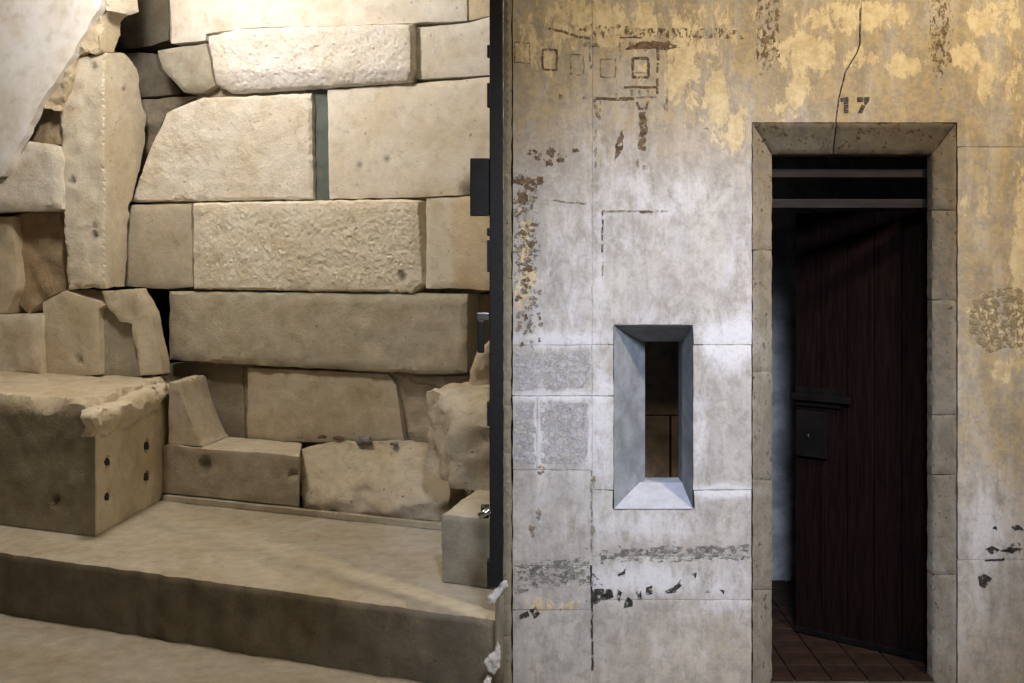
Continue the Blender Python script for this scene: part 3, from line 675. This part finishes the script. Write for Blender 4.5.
# faded architectural drawing
line([(549, 29), (562, 31), (576, 36), (590, 38)], 2.2, M_PAINT)
frame_(543, 49, 557, 69, 1.7, M_PAINT, 1); frame_(571, 54, 584, 74, 1.1, M_PAINT2, 1); frame_(601, 59, 616, 77, 1.1, M_PAINT2); frame_(633, 58, 648.5, 77, 2.4, M_PAINT)
frame_(515, 42, 530, 62, 1.1, M_PAINT2, 1)
line([(633, 72.5), (648, 72.5)], 1.2, M_PAINT2); line([(590, 38), (591, 70)], 1.2, M_PAINT2); line([(620, 40), (620, 62)], 1.1, M_PAINT2); line([(620, 37.5), (642, 37)], 1.3, M_PAINT)
line([(658, 47), (658.5, 60)], 2.6, M_PAINT); line([(658, 63), (657.5, 72)], 1.8, M_PAINT); line([(657.5, 78), (657.5, 94)], 2.2, M_PAINT)
line([(624, 87), (657, 87)], 2, M_PAINT); line([(594, 98.5), (634, 98.5)], 3, M_PAINT); line([(634, 97.5), (657, 96.5)], 1.4, M_PAINT2)
for x in (610, 617, 632, 640, 648): line([(x, 89.5), (x, 95)], 2.2, M_PAINT2)
line([(595, 99), (597, 110), (600, 119)], 2.6, M_PAINT2); line([(601, 101), (600, 112)], 1.6, M_PAINT2)
line([(637, 102), (640, 109), (647, 108), (648, 101)], 2.2, M_PAINT)
mark([(639, 111), (646, 110), (646.5, 128), (645, 150), (638, 148), (640, 130)], M_PAINT, 'painted_column', 2.4)
mark([(617, 136), (623, 130), (624, 148), (619, 154), (614, 160), (615, 150)], M_PAINT, 'painted_column', 2.2)
for x, y, w_, h_ in ((666, 104, 5, 12), (561, 97, 4, 5), (585, 97, 4, 3), (596, 136, 3, 9), (596, 151, 3, 8), (596, 165, 2.4, 7), (645, 168, 4, 6), (638, 163, 3, 8), (707, 129, 4, 3), (595, 45, 6, 4), (586, 44, 5, 6)):
    splat(x, y, w_, h_, M_PAINT2, 'paint_trace')
mark([(626, 48), (636, 43), (650, 41), (668, 42), (680, 47), (668, 49), (648, 48), (634, 50)], M_PAINT, 'paint_trace', 2.4)
for x, y, w_, h_ in ((532, 152, 8, 6), (538, 158, 6, 5), (552, 152, 10, 10), (549, 163, 8, 8), (560, 160, 8, 5), (575, 150, 6, 4), (520, 180, 12, 10), (530, 185, 13, 13), (540, 180, 8, 8), (522, 196, 9, 9), (517, 214, 7, 6), (524, 232, 7, 6), (518, 298, 8, 5), (530, 268, 6, 6), (536, 224, 8, 4)):
    splat(x, y, w_, h_, M_PAINT, 'eroded_patch')
# L-shaped incision, hairline crack
line([(602.5, 211), (640, 211.5), (668, 211)], 2.0, M_PAINT2); line([(602.5, 211), (602.5, 240), (602.5, 252)], 1.8, M_PAINT); line([(602.8, 262), (602.6, 276)], 1.6, M_PAINT2); line([(546, 199.5), (560, 201), (590, 204)], 1.4, M_PAINT2)
line([(640, 212), (652, 211.5)], 2.6, M_PAINT)
# black damp stains in the plaster above the lowest course
for pts in ([(590, 590), (600, 589), (612, 590), (614, 597), (602, 600), (592, 607)], [(618, 590), (622, 592), (620, 602), (617, 596)], [(625, 602), (628, 597), (633, 602), (632, 607), (624, 608)], [(636, 593), (641, 590), (643, 598), (638, 600)],
            [(645, 588), (652, 586), (653, 594), (647, 595)], [(665, 591), (673, 588), (681, 580), (682, 585), (675, 592), (668, 594)], [(617, 574), (623, 571), (627, 567), (625, 574), (619, 576)], [(692, 573), (697, 573), (696, 578)],
            [(705, 592), (710, 590), (711, 593)], [(720, 590), (724, 591), (724, 595)], [(519, 615), (527, 611), (530, 616), (520, 619)], [(530, 609), (536, 608), (540, 614), (534, 618)], [(986, 549), (993, 546), (1000, 550), (992, 554)],
            [(1001, 551), (1010, 547), (1022, 549), (1012, 553)], [(978, 577), (984, 574), (992, 579), (986, 588), (979, 585)], [(993, 528), (996, 526), (997, 530)], [(1012, 526), (1019, 525), (1024, 530), (1015, 530)], [(985, 560), (1005, 559), (1005, 560.5), (985, 561)]):
    mark(pts, M_SOOT, 'damp_stain', 1.3, res=1.6)
line([(591, 470), (592, 520), (591, 552)], 1.6, M_PAINT2); line([(591, 566), (592, 600), (592.5, 670)], 2.0, M_SOOT)
for x, y, w_, h_ in ((540, 470, 7, 8), (538, 515, 5, 14), (532, 530, 7, 9), (533, 535, 4, 4), (594, 480, 3, 10), (594, 532, 3, 10)):
    splat(x, y, w_, h_, M_PAINT2, 'paint_trace')

er = random.Random(11)
for k in range(64):
    x = er.uniform(514, 541) - (4 if k % 3 == 0 else 0); y = er.uniform(178, 344)
    splat(max(516, x), y, er.uniform(3, 7.5), er.uniform(2.5, 7), er.choice((M_PAINT, M_PAINT2, M_PAINT2, M_SOOT2)), 'eroded_patch')
for poly in ([(757, -20), (780, -20), (779, 62), (768, 70), (757, 60)], [(929, -20), (952, -20), (951, 60), (940, 82), (929, 62)], [(560, 24), (740, 30), (745, 40), (600, 36)]):
    mark(poly, M_PAINT3, 'scuffed_strip', 3.0, res=4, w=.0018)
for poly in ([(600, 549), (660, 547), (748, 545), (750, 558), (690, 561), (600, 563)], [(514, 566), (550, 560), (590, 556), (591, 586), (550, 589), (514, 594)]):
    mark(poly, M_SOOT2, 'damp_bloom', 3.0, res=4, w=.0018)
for poly, mt in (([(972, 300), (990, 290), (1020, 286), (1030, 310), (1022, 345), (990, 352), (968, 335)], M_BROWNB),
                 ([(515, 402), (535, 402), (535, 465), (515, 462)], M_BLOOM), ([(541, 402), (588, 402), (588, 462), (541, 464)], M_BLOOM), ([(515, 352), (590, 352), (588, 388), (515, 390)], M_BLOOM)):
    mark(poly, mt, 'damp_bloom', 3.0, res=4, w=.0018)
